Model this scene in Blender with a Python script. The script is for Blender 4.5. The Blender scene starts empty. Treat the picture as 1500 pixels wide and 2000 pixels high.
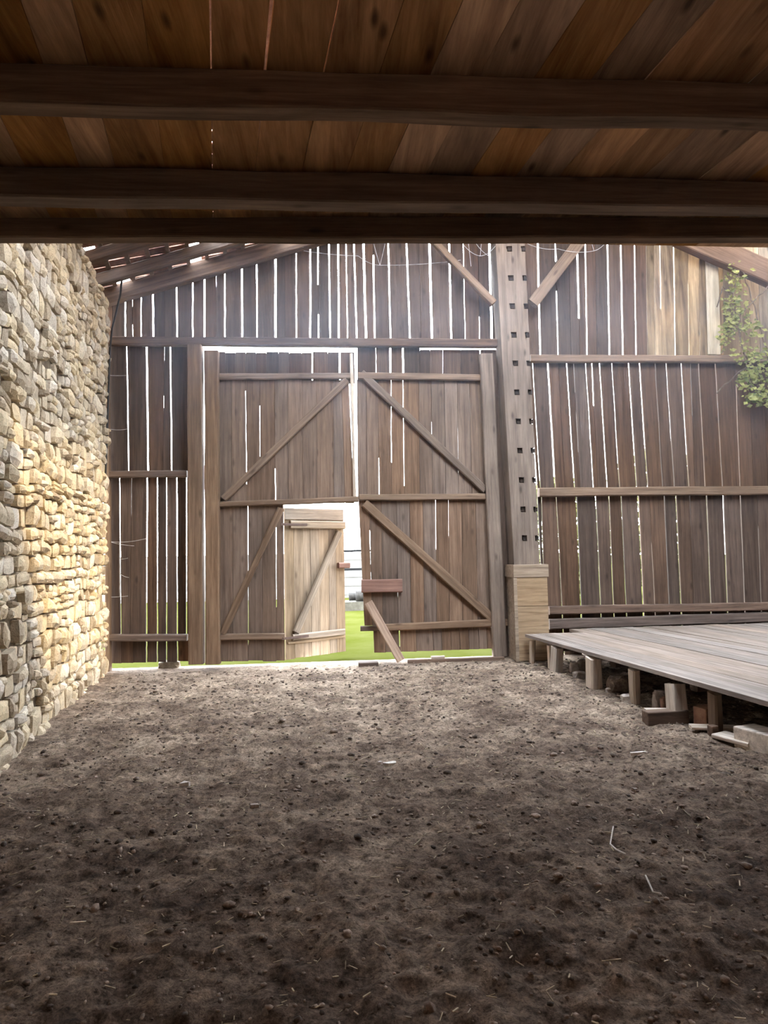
import bpy, bmesh, math, random
import numpy as np
from mathutils import Vector, Matrix, noise as mnoise

random.seed(7)
rng = np.random.default_rng(11)
sc = bpy.context.scene
C = sc.collection
V = Vector
D = 8.45                       # distance of the gable wall, metres
FPX = 1300.0                   # focal length in pixels of a 1500 x 2000 frame

# ------------------------------------------------------------------ camera
YAW, PITCH, ROLL = (math.radians(a) for a in (4.5, 3.6, -1.2))
FW = V((math.sin(YAW) * math.cos(PITCH), math.cos(YAW) * math.cos(PITCH), math.sin(PITCH)))
_R = V((math.cos(YAW), -math.sin(YAW), 0)); _U = _R.cross(FW)
RT = _R * math.cos(ROLL) + _U * math.sin(ROLL)
UP = RT.cross(FW)


def ray(px, py):
    return FW * FPX + RT * (px - 750) + UP * (1000 - py)


_d = ray(600, 1296)
EYE = V((0, 0, -(_d * (D / _d.y)).z))


def W(px, py, y=D):            # point of a plane parallel to the gable wall
    d = ray(px, py)
    return EYE + d * (y / d.y)


def G(px, py, z=0.0):          # point of a horizontal plane
    d = ray(px, py)
    return EYE + d * ((z - EYE.z) / d.z)


def PX(p):
    q = V(p) - EYE
    z = q.dot(FW)
    return 750 + FPX * q.dot(RT) / z, 1000 - FPX * q.dot(UP) / z


cam_data = bpy.data.cameras.new('camera')
cam_data.sensor_fit = 'HORIZONTAL'; cam_data.sensor_width = 36
cam_data.lens = 36 * FPX / 1500
cam_data.clip_start = 0.05; cam_data.clip_end = 400
cam = bpy.data.objects.new('camera', cam_data); C.objects.link(cam)
cam.matrix_world = Matrix.Translation(EYE) @ Matrix((RT, UP, -FW)).transposed().to_4x4()
sc.camera = cam

_u = ray(425, 1085); UU = V((_u.x, _u.y, 0)).normalized()      # the barn's long direction


# ------------------------------------------------------------------ materials
def new_mat(name):
    m = bpy.data.materials.new(name); m.use_nodes = True
    nt = m.node_tree; nt.nodes.clear()
    out = nt.nodes.new('ShaderNodeOutputMaterial'); b = nt.nodes.new('ShaderNodeBsdfPrincipled')
    nt.links.new(b.outputs[0], out.inputs[0])
    return m, nt, b


class NT:
    def __init__(s, nt): s.nt = nt

    def n(s, typ, **kw):
        k = s.nt.nodes.new(typ)
        for a, v in kw.items():
            if a.startswith('i_'):
                k.inputs[a[2:].replace('_', ' ')].default_value = v
            else:
                setattr(k, a, v)
        return k

    def l(s, a, b): s.nt.links.new(a, b)

    def math(s, op, a, b=None, clamp=False):
        k = s.n('ShaderNodeMath', operation=op, use_clamp=clamp)
        for i, v in enumerate((a, b)):
            if v is None: continue
            if isinstance(v, (int, float)): k.inputs[i].default_value = v
            else: s.l(v, k.inputs[i])
        return k.outputs[0]

    def ramp(s, fac, stops):
        k = s.n('ShaderNodeValToRGB'); e = k.color_ramp.elements
        while len(e) < len(stops): e.new(0.5)
        for el, (p, c) in zip(e, stops):
            el.position = p; el.color = (*c, 1) if len(c) == 3 else c
        s.l(fac, k.inputs[0]); return k.outputs[0]

    def mix(s, fac, a, b, mode='MIX'):
        k = s.n('ShaderNodeMix', data_type='RGBA', blend_type=mode)
        for i, v in ((0, fac), (6, a), (7, b)):
            if isinstance(v, (int, float)): k.inputs[i].default_value = v
            elif isinstance(v, tuple): k.inputs[i].default_value = (*v, 1)
            else: s.l(v, k.inputs[i])
        return k.outputs[2]


def wood(name, dark, light, axis='X', rand=0.5, knots=0.6, stain=0.5, rough=0.85, fine=26, bump=0.5):
    m, nt, b = new_mat(name); g = NT(nt)
    tc = g.n('ShaderNodeTexCoord'); geo = g.n('ShaderNodeNewGeometry'); oi = g.n('ShaderNodeObjectInfo')
    rnd = g.math('FRACT', g.math('ADD', geo.outputs['Random Per Island'], oi.outputs['Random']))
    off = g.n('ShaderNodeVectorMath', operation='SCALE'); off.inputs[0].default_value = (37, 53, 71)
    g.l(rnd, off.inputs['Scale'])
    add = g.n('ShaderNodeVectorMath', operation='ADD')
    g.l(tc.outputs['Object'], add.inputs[0]); g.l(off.outputs[0], add.inputs[1])

    def mapped(along, across):
        mp = g.n('ShaderNodeMapping')
        mp.inputs['Scale'].default_value = tuple(along if a == axis else across for a in 'XYZ')
        g.l(add.outputs[0], mp.inputs[0]); return mp.outputs[0]
    n1 = g.n('ShaderNodeTexNoise', i_Scale=1.0, i_Detail=6.0, i_Roughness=0.65, i_Distortion=0.5)
    g.l(mapped(1.1, fine), n1.inputs['Vector'])
    n2 = g.n('ShaderNodeTexNoise', i_Scale=1.0, i_Detail=4.0, i_Roughness=0.6)
    g.l(mapped(1.4, 3.0), n2.inputs['Vector'])
    n3 = g.n('ShaderNodeTexNoise', i_Scale=1.0, i_Detail=3.0, i_Roughness=0.7)
    g.l(mapped(6.0, 90.0), n3.inputs['Vector'])
    col = g.ramp(n1.outputs['Fac'], [(0.3, dark), (0.68, light)])
    vo = g.n('ShaderNodeTexVoronoi', feature='F1', i_Scale=1.0, i_Randomness=1.0)
    g.l(mapped(2.6, 7.0), vo.inputs['Vector'])
    kn = g.ramp(vo.outputs['Distance'], [(0.05, (1, 1, 1)), (0.17, (0, 0, 0))])
    col = g.mix(g.math('MULTIPLY', kn, knots), col, tuple(c * 0.35 for c in dark))
    st = g.math('ADD', 1 - stain, g.math('MULTIPLY', n2.outputs['Fac'], 2 * stain))
    fr = g.math('ADD', 0.75, g.math('MULTIPLY', n3.outputs['Fac'], 0.5))
    val = g.math('ADD', 1 - rand * 0.5, g.math('MULTIPLY', rnd, rand))
    hsv = g.n('ShaderNodeHueSaturation')
    g.l(g.math('MULTIPLY', g.math('MULTIPLY', st, fr), val), hsv.inputs['Value'])
    g.l(g.math('ADD', 0.8, g.math('MULTIPLY', g.math('FRACT', g.math('MULTIPLY', rnd, 7.3)), 0.4)), hsv.inputs['Saturation'])
    g.l(col, hsv.inputs['Color']); g.l(hsv.outputs[0], b.inputs['Base Color'])
    b.inputs['Roughness'].default_value = rough; b.inputs['Specular IOR Level'].default_value = 0.25
    bp = g.n('ShaderNodeBump', i_Strength=bump, i_Distance=0.006)
    g.l(g.math('ADD', n1.outputs['Fac'], g.math('MULTIPLY', n3.outputs['Fac'], 0.5)), bp.inputs['Height'])
    g.l(bp.outputs[0], b.inputs['Normal'])
    return m


def speckle(name, c0, c1, c2, scale=8, rough=0.9, bump=0.6, rand=0.4, dist=0.01):
    m, nt, b = new_mat(name); g = NT(nt)
    tc = g.n('ShaderNodeTexCoord'); geo = g.n('ShaderNodeNewGeometry'); oi = g.n('ShaderNodeObjectInfo')
    rnd = g.math('FRACT', g.math('ADD', geo.outputs['Random Per Island'], oi.outputs['Random']))
    n1 = g.n('ShaderNodeTexNoise', i_Scale=float(scale), i_Detail=8.0, i_Roughness=0.7)
    g.l(tc.outputs['Object'], n1.inputs['Vector'])
    col = g.ramp(n1.outputs['Fac'], [(0.3, c0), (0.52, c1), (0.72, c2)])
    hsv = g.n('ShaderNodeHueSaturation')
    g.l(g.math('ADD', 1 - rand * 0.5, g.math('MULTIPLY', rnd, rand)), hsv.inputs['Value'])
    g.l(col, hsv.inputs['Color']); g.l(hsv.outputs[0], b.inputs['Base Color'])
    b.inputs['Roughness'].default_value = rough; b.inputs['Specular IOR Level'].default_value = 0.2
    bp = g.n('ShaderNodeBump', i_Strength=bump, i_Distance=dist)
    g.l(n1.outputs['Fac'], bp.inputs['Height']); g.l(bp.outputs[0], b.inputs['Normal'])
    return m


M = {}
M['board'] = wood('weathered_wall_boards', (0.046, 0.027, 0.018), (0.112, 0.070, 0.048), 'Z', rand=0.6)
M['door'] = wood('door_boards', (0.095, 0.06, 0.041), (0.205, 0.138, 0.098), 'Z', rand=0.4, knots=0.5)
M['wicket'] = wood('wicket_boards', (0.15, 0.105, 0.068), (0.34, 0.255, 0.175), 'Z', rand=0.3, knots=0.5)
M['wicket_x'] = wood('wicket_ledge_wood', (0.15, 0.108, 0.072), (0.34, 0.26, 0.182), 'X', rand=0.3)
M['timber'] = wood('old_timber', (0.105, 0.068, 0.047), (0.235, 0.165, 0.117), 'X', rand=0.3)
M['darktimber'] = wood('dark_timber', (0.055, 0.036, 0.028), (0.17, 0.115, 0.085), 'X', rand=0.3)
M['joist'] = wood('joist_timber', (0.075, 0.044, 0.029), (0.20, 0.125, 0.08), 'X', rand=0.2)
M['ceiling'] = wood('loft_boards', (0.20, 0.09, 0.037), (0.50, 0.275, 0.13), 'Y', rand=0.5, knots=0.9, stain=0.7, fine=14)
M['deck'] = wood('grey_deck_boards', (0.135, 0.104, 0.083), (0.30, 0.24, 0.197), 'X', rand=0.3, knots=0.3)
M['red'] = wood('reddish_board', (0.15, 0.078, 0.058), (0.27, 0.155, 0.12), 'X', rand=0.2)
M['prop'] = wood('orange_prop_wood', (0.22, 0.125, 0.075), (0.47, 0.31, 0.20), 'X', rand=0.2)
M['plinth'] = wood('plinth_wood', (0.16, 0.11, 0.072), (0.33, 0.245, 0.168), 'X', rand=0.2, knots=0.5)
M['palewood'] = wood('pale_wood', (0.30, 0.24, 0.19), (0.60, 0.51, 0.42), 'X', rand=0.3, knots=0.3)
M['stud'] = wood('pale_stud_wood', (0.32, 0.26, 0.18), (0.60, 0.52, 0.40), 'X', rand=0.1, knots=0.2)
M['pebble'] = speckle('rubble_stone', (0.16, 0.13, 0.11), (0.36, 0.31, 0.27), (0.55, 0.49, 0.43), 9)
M['brick'] = speckle('red_brick', (0.16, 0.08, 0.055), (0.27, 0.15, 0.10), (0.36, 0.22, 0.15), 12)
M['tile'] = speckle('clay_roof_tile', (0.10, 0.05, 0.038), (0.21, 0.11, 0.08), (0.32, 0.19, 0.14), 14, rand=0.7)
M['clod'] = speckle('dry_earth_clods', (0.07, 0.05, 0.04), (0.18, 0.135, 0.106), (0.40, 0.32, 0.26), 30, rand=1.3)
M['paper'] = speckle('pale_scrap', (0.55, 0.5, 0.44), (0.75, 0.7, 0.64), (0.85, 0.82, 0.78), 30, rand=0.1)
M['mortar'] = speckle('wall_core', (0.05, 0.036, 0.024), (0.12, 0.09, 0.06), (0.22, 0.17, 0.115), 10)
M['bark'] = speckle('bark', (0.05, 0.035, 0.025), (0.13, 0.095, 0.07), (0.26, 0.20, 0.15), 20)
M['rail_grey'] = speckle('grey_fence_paint', (0.003, 0.003, 0.003), (0.005, 0.005, 0.005), (0.008, 0.008, 0.008), 12)
M['kerb'] = speckle('garden_kerb_stone', (0.012, 0.011, 0.010), (0.030, 0.027, 0.024), (0.055, 0.05, 0.045), 7)


def plain(name, col, rough=0.7, metal=0.0):
    m, nt, b = new_mat(name); g = NT(nt)
    n = g.n('ShaderNodeTexNoise', i_Scale=20.0, i_Detail=4.0)
    tc = g.n('ShaderNodeTexCoord'); g.l(tc.outputs['Object'], n.inputs['Vector'])
    g.l(g.ramp(n.outputs['Fac'], [(0.3, tuple(c * 0.75 for c in col)), (0.7, tuple(min(1, c * 1.2) for c in col))]), b.inputs['Base Color'])
    b.inputs['Roughness'].default_value = rough; b.inputs['Metallic'].default_value = metal
    return m


M['cable'] = plain('black_cable', (0.02, 0.017, 0.016), 0.6)
M['iron'] = plain('rusty_iron', (0.10, 0.06, 0.045), 0.8, 0.3)
M['web'] = plain('dusty_cobweb', (0.55, 0.53, 0.52), 0.9)
M['straw'] = speckle('dry_straw', (0.20, 0.15, 0.09), (0.42, 0.34, 0.23), (0.62, 0.54, 0.41), 12, rand=0.9)


def leaf_mat(name, c0, c1):
    m, nt, b = new_mat(name); g = NT(nt)
    geo = g.n('ShaderNodeNewGeometry')
    col = g.ramp(geo.outputs['Random Per Island'], [(0, c0), (1, c1)])
    g.l(col, b.inputs['Base Color']); b.inputs['Roughness'].default_value = 0.6
    tr = g.n('ShaderNodeBsdfTranslucent'); g.l(col, tr.inputs[0])
    mx = g.n('ShaderNodeMixShader'); mx.inputs[0].default_value = 0.4
    g.l(b.outputs[0], mx.inputs[1]); g.l(tr.outputs[0], mx.inputs[2])
    g.l(mx.outputs[0], nt.nodes['Material Output'].inputs[0])
    return m


M['ivy'] = leaf_mat('vine_leaf', (0.09, 0.12, 0.02), (0.42, 0.42, 0.13))
M['hedge'] = leaf_mat('hedge_leaf', (0.05, 0.06, 0.012), (0.16, 0.15, 0.05))


def lawn_mat():
    m, nt, b = new_mat('lawn_grass'); g = NT(nt)
    tc = g.n('ShaderNodeTexCoord')
    n1 = g.n('ShaderNodeTexNoise', i_Scale=1.5, i_Detail=8.0, i_Roughness=0.7); g.l(tc.outputs['Object'], n1.inputs['Vector'])
    g.l(g.ramp(n1.outputs['Fac'], [(0.3, (0.028, 0.032, 0.005)), (0.7, (0.042, 0.043, 0.013))]), b.inputs['Base Color'])
    b.inputs['Roughness'].default_value = 1.0; b.inputs['Specular IOR Level'].default_value = 0.0
    return m


M['lawn'] = lawn_mat()


def stone_mat():
    m, nt, b = new_mat('rubble_wall_stone'); g = NT(nt)
    tc = g.n('ShaderNodeTexCoord'); geo = g.n('ShaderNodeNewGeometry')
    r = geo.outputs['Random Per Island']
    base = g.ramp(r, [(0.0, (0.36, 0.29, 0.21)), (0.2, (0.52, 0.43, 0.31)), (0.4, (0.64, 0.52, 0.34)), (0.55, (0.50, 0.44, 0.36)),
                      (0.75, (0.68, 0.55, 0.36)), (0.9, (0.62, 0.55, 0.46)), (1.0, (0.72, 0.64, 0.51))])
    n1 = g.n('ShaderNodeTexNoise', i_Scale=14.0, i_Detail=8.0, i_Roughness=0.75); g.l(tc.outputs['Object'], n1.inputs['Vector'])
    n2 = g.n('ShaderNodeTexNoise', i_Scale=70.0, i_Detail=4.0, i_Roughness=0.7); g.l(tc.outputs['Object'], n2.inputs['Vector'])
    hsv = g.n('ShaderNodeHueSaturation')
    g.l(g.math('ADD', 0.64, g.math('MULTIPLY', n1.outputs['Fac'], 0.95)), hsv.inputs['Value']); g.l(base, hsv.inputs['Color'])
    pit = g.ramp(n2.outputs['Fac'], [(0.32, (0.45, 0.4, 0.35)), (0.46, (1, 1, 1))])
    g.l(g.mix(1.0, hsv.outputs[0], pit, 'MULTIPLY'), b.inputs['Base Color'])
    b.inputs['Roughness'].default_value = 0.92; b.inputs['Specular IOR Level'].default_value = 0.15
    bp = g.n('ShaderNodeBump', i_Strength=0.9, i_Distance=0.012)
    g.l(g.math('ADD', n1.outputs['Fac'], g.math('MULTIPLY', n2.outputs['Fac'], 0.4)), bp.inputs['Height'])
    g.l(bp.outputs[0], b.inputs['Normal'])
    return m


M['stone'] = stone_mat()


def dirt_mat():
    m, nt, b = new_mat('dry_dirt_floor'); g = NT(nt)
    tc = g.n('ShaderNodeTexCoord')

    def nz(scale, det=6.0, ro=0.65):
        n = g.n('ShaderNodeTexNoise', i_Scale=float(scale), i_Detail=det, i_Roughness=ro); g.l(tc.outputs['Object'], n.inputs['Vector']); return n.outputs['Fac']
    big, mid, fine, grit = nz(0.55, 5), nz(2.6, 6), nz(18, 8, 0.75), nz(75, 6, 0.8)
    # painted light: dirt paler towards the doorway, darker away from it
    vd = g.n('ShaderNodeVectorMath', operation='DISTANCE'); g.l(tc.outputs['Object'], vd.inputs[0]); vd.inputs[1].default_value = (-.6, 8.8, 0)
    door_light = g.n('ShaderNodeMapRange', interpolation_type='SMOOTHSTEP'); door_light.inputs['From Min'].default_value = 1.0; door_light.inputs['From Max'].default_value = 6.5
    door_light.inputs['To Min'].default_value = 0.09; door_light.inputs['To Max'].default_value = -0.07
    g.l(g.math('ADD', vd.outputs['Value'], g.math('MULTIPLY', g.math('SUBTRACT', big, .5), 5.0)), door_light.inputs['Value'])
    dusty = g.math('ADD', g.math('ADD', g.math('MULTIPLY', big, 0.6), g.math('SUBTRACT', g.math('MULTIPLY', mid, 0.8), .2)), door_light.outputs[0])  # patchy dust noise plus the painted doorway light
    base = g.ramp(dusty, [(0.30, (0.084, 0.056, 0.042)), (0.48, (0.21, 0.153, 0.115)), (0.68, (0.45, 0.35, 0.265))])
    sp = g.ramp(fine, [(0.34, (0.30, 0.28, 0.26)), (0.5, (1, 1, 1)), (0.68, (1.7, 1.66, 1.6))])
    c = g.mix(1.0, base, sp, 'MULTIPLY')
    sp2 = g.ramp(grit, [(0.36, (0.35, 0.33, 0.31)), (0.5, (1, 1, 1)), (0.66, (1.5, 1.48, 1.45))])
    c = g.mix(0.9, c, sp2, 'MULTIPLY')
    g.l(c, b.inputs['Base Color']); b.inputs['Roughness'].default_value = 0.95; b.inputs['Specular IOR Level'].default_value = 0.1
    bp = g.n('ShaderNodeBump', i_Strength=1.0, i_Distance=0.02)
    g.l(g.math('ADD', fine, g.math('MULTIPLY', grit, 0.5)), bp.inputs['Height']); g.l(bp.outputs[0], b.inputs['Normal'])
    return m


M['dirt'] = dirt_mat()


# ------------------------------------------------------------------ mesh helpers
class MB:
    def __init__(s): s.v = []; s.f = []

    def add(s, vs, fs):
        b = len(s.v); s.v.extend(V(p) for p in vs); s.f.extend(tuple(b + i for i in f) for f in fs)

    def hexa(s, p):             # p: 4 points one side, 4 the other, same order
        s.add(p, [(3, 2, 1, 0), (4, 5, 6, 7), (0, 1, 5, 4), (1, 2, 6, 5), (2, 3, 7, 6), (3, 0, 4, 7)])

    def box(s, lo, hi):
        x0, y0, z0 = lo; x1, y1, z1 = hi
        s.hexa([(x0, y0, z0), (x1, y0, z0), (x1, y1, z0), (x0, y1, z0), (x0, y0, z1), (x1, y0, z1), (x1, y1, z1), (x0, y1, z1)])

    def rings(s, rings):        # closed loft with caps
        n = len(rings[0]); vs = [p for r in rings for p in r]; fs = []
        for i in range(len(rings) - 1):
            for k in range(n):
                a, b2 = i * n + k, i * n + (k + 1) % n
                fs.append((a, b2, b2 + n, a + n))
        fs.append(tuple(reversed(range(n)))); fs.append(tuple(range((len(rings) - 1) * n, len(rings) * n)))
        s.add(vs, fs)

    def tube(s, pts, r, n=6):
        rr = []
        for i, p in enumerate(pts):
            t = (V(pts[min(i + 1, len(pts) - 1)]) - V(pts[max(i - 1, 0)])).normalized()
            a = t.cross(V((0.3, 0.9, 0.2))).normalized(); b2 = t.cross(a)
            ri = r[i] if isinstance(r, (list, tuple)) else r
            rr.append([V(p) + (a * math.cos(2 * math.pi * k / n) + b2 * math.sin(2 * math.pi * k / n)) * ri for k in range(n)])
        s.rings(rr)

    def build(s, name, mat, parent=None, smooth=False, world=None):
        me = bpy.data.meshes.new(name)
        xs = s.v
        lo = V((min(p.x for p in xs), min(p.y for p in xs), min(p.z for p in xs)))
        hi = V((max(p.x for p in xs), max(p.y for p in xs), max(p.z for p in xs)))
        base = V(((lo.x + hi.x) / 2, (lo.y + hi.y) / 2, lo.z)) if world is None else V((0, 0, 0))
        me.from_pydata([p - base for p in xs], [], s.f)
        bm = bmesh.new(); bm.from_mesh(me); bmesh.ops.recalc_face_normals(bm, faces=bm.faces); bm.to_mesh(me); bm.free()
        if smooth: me.polygons.foreach_set('use_smooth', [True] * len(me.polygons))
        o = bpy.data.objects.new(name, me); C.objects.link(o); me.materials.append(mat)
        mw = world if world is not None else Matrix.Translation(base)
        if parent is not None:
            o.parent = parent; o.matrix_local = parent.matrix_basis.inverted() @ mw
        else:
            o.matrix_basis = mw
        return o


def tag(o, label, cat, group=None, kind=None):
    o['label'] = label; o['category'] = cat
    if group: o['group'] = group
    if kind: o['kind'] = kind
    return o


def struct(o, label, cat):
    return tag(o, label, cat, kind='structure')


def empty(name, loc):
    o = bpy.data.objects.new(name, None); o.location = loc; o.empty_display_size = 0.1; C.objects.link(o); return o


def beam(name, P0, P1, w, t, mat, parent=None, ydir=V((0, 1, 0)), jit=0.004, cham=0.012, w1=None):
    """Squared timber from P0 to P1: the points run along the middle of its front face, w across, t deep along ydir."""
    P0, P1 = V(P0), V(P1); L = (P1 - P0).length
    X = (P1 - P0).normalized(); Y = (ydir - X * ydir.dot(X)).normalized(); Z = X.cross(Y)
    n = max(3, int(L / 0.18)); w1 = w if w1 is None else w1; rr = []
    sd = random.random() * 100
    for i in range(n + 1):
        x = L * i / n; ww = (w + (w1 - w) * i / n) / 2
        j = lambda k: (mnoise.noise(V((x * 1.3 + sd, k * 7.1, sd))) * 2) * jit
        c = min(cham, ww * 0.5, t * 0.3)
        a, b2, c2, d2 = j(1), j(2), j(3), j(4)
        z0, z1, y0, y1 = -ww + a, ww + b2, abs(c2) * 0.6, t - abs(d2) * 0.6
        rr.append([V((x, y0 + c, z0)), V((x, y0, z0 + c)), V((x, y0, z1 - c)), V((x, y0 + c, z1)),
                   V((x, y1 - c, z1)), V((x, y1, z1 - c)), V((x, y1, z0 + c)), V((x, y1 - c, z0))])
    mb = MB(); mb.rings(rr)
    mw = Matrix.Translation(P0) @ Matrix((X, Y, Z)).transposed().to_4x4()
    return mb.build(name, mat, parent, world=mw)


def pbeam(name, a, b, wpx, yf, t, mat, parent=None, **kw):
    """beam given by two pixels of its middle line on the plane y = yf; wpx its width in pixels there."""
    A, B = W(*a, yf), W(*b, yf)
    d = V((b[0] - a[0], b[1] - a[1])).normalized(); q = V((-d.y, d.x)) * wpx / 2
    w = (W(a[0] + q.x, a[1] + q.y, yf) - W(a[0] - q.x, a[1] - q.y, yf)).length
    return beam(name, A, B, w, t, mat, parent, **kw)


SW = 0.78


def panel_boards(mb, slits, y_top, y_bot, yf, t=0.026, split=40, seg=10, dj=0.006, xl=None, xr=None, topf=None, botf=None):
    """Upright boards of a plane y = yf. slits: (x_top, x_bottom, width px, [(t0, t1) open ranges] or None), left to right;
    the first and the last entry are the outer edges. topf / botf: pixel heights of the ends as a function of x."""
    S = [list(s) + [None] * (4 - len(s)) for s in slits]
    out = [S[0]]
    for a, b in zip(S, S[1:]):
        gap = ((b[0] - a[0]) + (b[1] - a[1])) / 2
        k = int(gap // split)
        for i in range(1, k + 1):
            f = i / (k + 1) + random.uniform(-0.06, 0.06)
            out.append([a[0] + (b[0] - a[0]) * f, a[1] + (b[1] - a[1]) * f, 0.25, None])
        out.append(b)

    seeds = [random.random() * 99 for _ in out]
    y_at = lambda j, which: (topf if which else botf)(j) if (topf if which else botf) else (y_top if which else y_bot)

    def half(s, tt):
        w = max(.35, s[2] / 2 * SW)
        if s[3] is None: return w
        return w if any(t0 <= tt <= t1 for t0, t1 in s[3]) else 0.35

    def rows(*ss):
        return sorted(set([k / seg for k in range(seg + 1)] + [x for s in ss if s[3] for r in s[3] for x in (r[0], r[1], r[0] - 0.012, r[1] + 0.012) if 0 < x < 1]))
    for i, (a, b) in enumerate(zip(out, out[1:])):
        dy = random.uniform(0, dj)
        xm = (a[0] + b[0]) / 2
        yt0 = y_at(xm, True) + (0 if topf else random.uniform(-1, 1))
        yb0 = y_at(xm, False) + (0 if botf else random.uniform(-1, 1))
        rr = []
        for tt in rows(a, b):
            py = yt0 + (yb0 - yt0) * tt
            wa, wb_ = (half(a, tt) if i else 0), (half(b, tt) if i < len(out) - 2 else 0)
            lx = a[0] + (a[1] - a[0]) * tt + wa + mnoise.noise(V((tt * 6, seeds[i], 0))) * (.6 if wa > .4 else .2)
            rx = b[0] + (b[1] - b[0]) * tt - wb_ + mnoise.noise(V((tt * 6, seeds[i + 1], 0))) * (.6 if wb_ > .4 else .2)
            if rx - lx < 1: rx = lx + 1
            p, q = W(lx, py, yf), W(rx, py, yf)
            rr.append([p + V((0, dy, 0)), q + V((0, dy, 0)), q + V((0, dy + t, 0)), p + V((0, dy + t, 0))])
        mb.rings(rr)
    # laths behind the joints that let no light through
    for i, c in enumerate(out[1:-1]):
        yt0, yb0 = y_at(c[0], True) + 1, y_at(c[0], False) - 1
        if c[3] is None: spans = [(0, 1)] if c[2] <= .6 else []
        else:
            e = [0] + [x for r in c[3] for x in r] + [1]; spans = [(e[k], e[k + 1]) for k in range(0, len(e), 2)]
        for t0, t1 in spans:
            if t1 - t0 < .03: continue
            rr = []
            for k in range(5):
                tt = t0 + (t1 - t0) * k / 4; py = yt0 + (yb0 - yt0) * tt; x = c[0] + (c[1] - c[0]) * tt
                p, q = W(x - 2.6, py, yf), W(x + 2.6, py, yf); d0 = V((0, t + dj + .002, 0)); d1 = V((0, t + dj + .016, 0))
                rr.append([p + d0, q + d0, q + d1, p + d1])
            mb.rings(rr)


# ------------------------------------------------------------------ gable wall
# (x at top, x at bottom, width px, open ranges)
up_left = [(196, 196, 0), (244, 244, 4.2), (258, 259, 2.2, [(0.0, 0.35), (0.7, 1)]), (275, 275, 3.5), (298, 299, 4.8), (321, 321, .2), (344, 346, 4.2), (376, 376, 3.6), (399, 399, 4.6),
           (422, 422, 1.2, [(0, .3)]), (439, 439, 3.6), (472, 473, 4.6), (501, 502, 3.4), (538, 538, 5.4), (578, 579, 2.8), (606, 606, 4.0),
           (621, 622, 3.2, [(0, .48), (.76, 1)]), (642, 645, 3.2), (660, 662, 3.8), (675, 679, 2.4), (690, 697, 3.4), (709, 715, 5.2),
           (728, 732, 3.6, [(0, .12), (.3, 1)]), (757, 763, 3.6), (792, 801, 4.0), (837, 844, 5.6), (875, 882, 4.6), (903, 909, 2.4),
           (932, 937, 2.2, [(0, .12), (.85, 1)]), (953, 961, 6.0), (975, 992, 0)]
up_right = [(1020, 1030, 0), (1047, 1056, 5.2), (1081, 1091, 3.6, [(0, .5), (.65, 1)]), (1070 + 36, 1070 + 46, .3), (1124, 1133, 5.0, [(0, .8)]), (1141, 1147, 4.0), (1160, 1166, .3), (1184, 1191, 4.6),
            (1210, 1217, 4.6), (1237, 1243, 4.0), (1259, 1264, 3.0), (1274, 1281, 1.6, [(.6, 1)]), (1287, 1293, 3.0, [(0, .75)]),
            (1314, 1320, 3.0, [(.0, .1), (.4, 1)]), (1342, 1346, 2.6, [(.6, 1)]), (1364, 1367, 2.0, [(.8, 1)]), (1380, 1384, .3), (1410, 1414, 1.2, [(.7, 1)]),
            (1445, 1449, .3), (1480, 1485, .3), (1530, 1536, .3), (1580, 1588, .3), (1640, 1650, 2), (1700, 1710, 0)]
mid_right = [(1032, 1051, 0), (1040, 1056, 2.4), (1070, 1085, 4.6), (1090, 1104, .3), (1107, 1123, 3.0), (1120, 1134, 2.0, [(0, .25), (.4, .7)]), (1144, 1160, 2.6), (1156, 1168, 3.6, [(0, .35)]),
             (1171, 1187, 3.2), (1195, 1211, 2.6), (1227.6, 1244, 3.4), (1249, 1266, 3.8), (1279, 1295, 2.2), (1301, 1318, 2.6), (1330.6, 1346, 2.8),
             (1348, 1358, 2.2, [(0, .42)]), (1364, 1378, 3.0), (1396.6, 1412, 2.6), (1436, 1446, 2.8, [(.2, 1)]), (1462, 1472, .3), (1490, 1500, .5), (1530, 1542, .3),
             (1570, 1582, .3), (1610, 1622, .3), (1640, 1656, 2), (1700, 1720, 0)]
low_right = [(1050, 1066, 0), (1057.5, 1066, 2.2), (1086, 1103, 2.8), (1125, 1139, 4.2), (1163, 1178, 3.0), (1189, 1203, 3.4), (1213, 1228, 2.6), (1246, 1261, 4.8),
             (1268, 1284, 2.2, [(.3, 1)]), (1297, 1312, 2.4), (1320, 1335, 3.6), (1347, 1359, 1.6, [(0, .2), (.65, 1)]), (1380, 1393, 3.4), (1413, 1425, 3.2),
             (1446, 1459, 3.2), (1479, 1491, 2.4, [(.2, 1)]), (1510, 1524, .3), (1545, 1560, 2.5), (1580, 1596, .3), (1640, 1660, 2), (1700, 1725, 0)]
mid_left = [(203, 207, 0), (213, 213, 3.0), (247, 251, 3.0), (286, 289, 4.8), (321, 318, 1.4, [(.02, .14), (.4, .5)]), (332, 335, 3.4), (368, 368, 0)]
low_left = [(205, 209, 0), (213, 214, 3.2), (233, 236, 2.8), (257, 254, 1.4, [(0, .25)]), (287, 286, 3.6), (307, 307, 3.4), (325, 325, 3.0), (345, 346, 3.4),
            (364, 364, 3.0), (370, 370, 0)]
foot_left = [(205, 207, 0), (213, 215, 4.0), (236, 237, .4), (286, 286, 3.4), (307, 307, 3.0), (325, 325, 2.6), (346, 347, 3.0), (368, 368, 0)]
transom = [(400, 400, 0), (440, 440, .3), (480, 480, .3), (520, 520, .3), (565, 565, .3), (610, 610, 3.0), (640, 640, .3), (663, 664, 4.0), (692, 693, 0)]
transom2 = [(698, 698, 0), (734, 735, 1.2), (762, 763, 4.4), (787, 788, 4.4), (820, 820, .3), (865, 865, 1), (900, 900, .3), (938, 939, 3.0), (972, 976, 0)]

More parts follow.
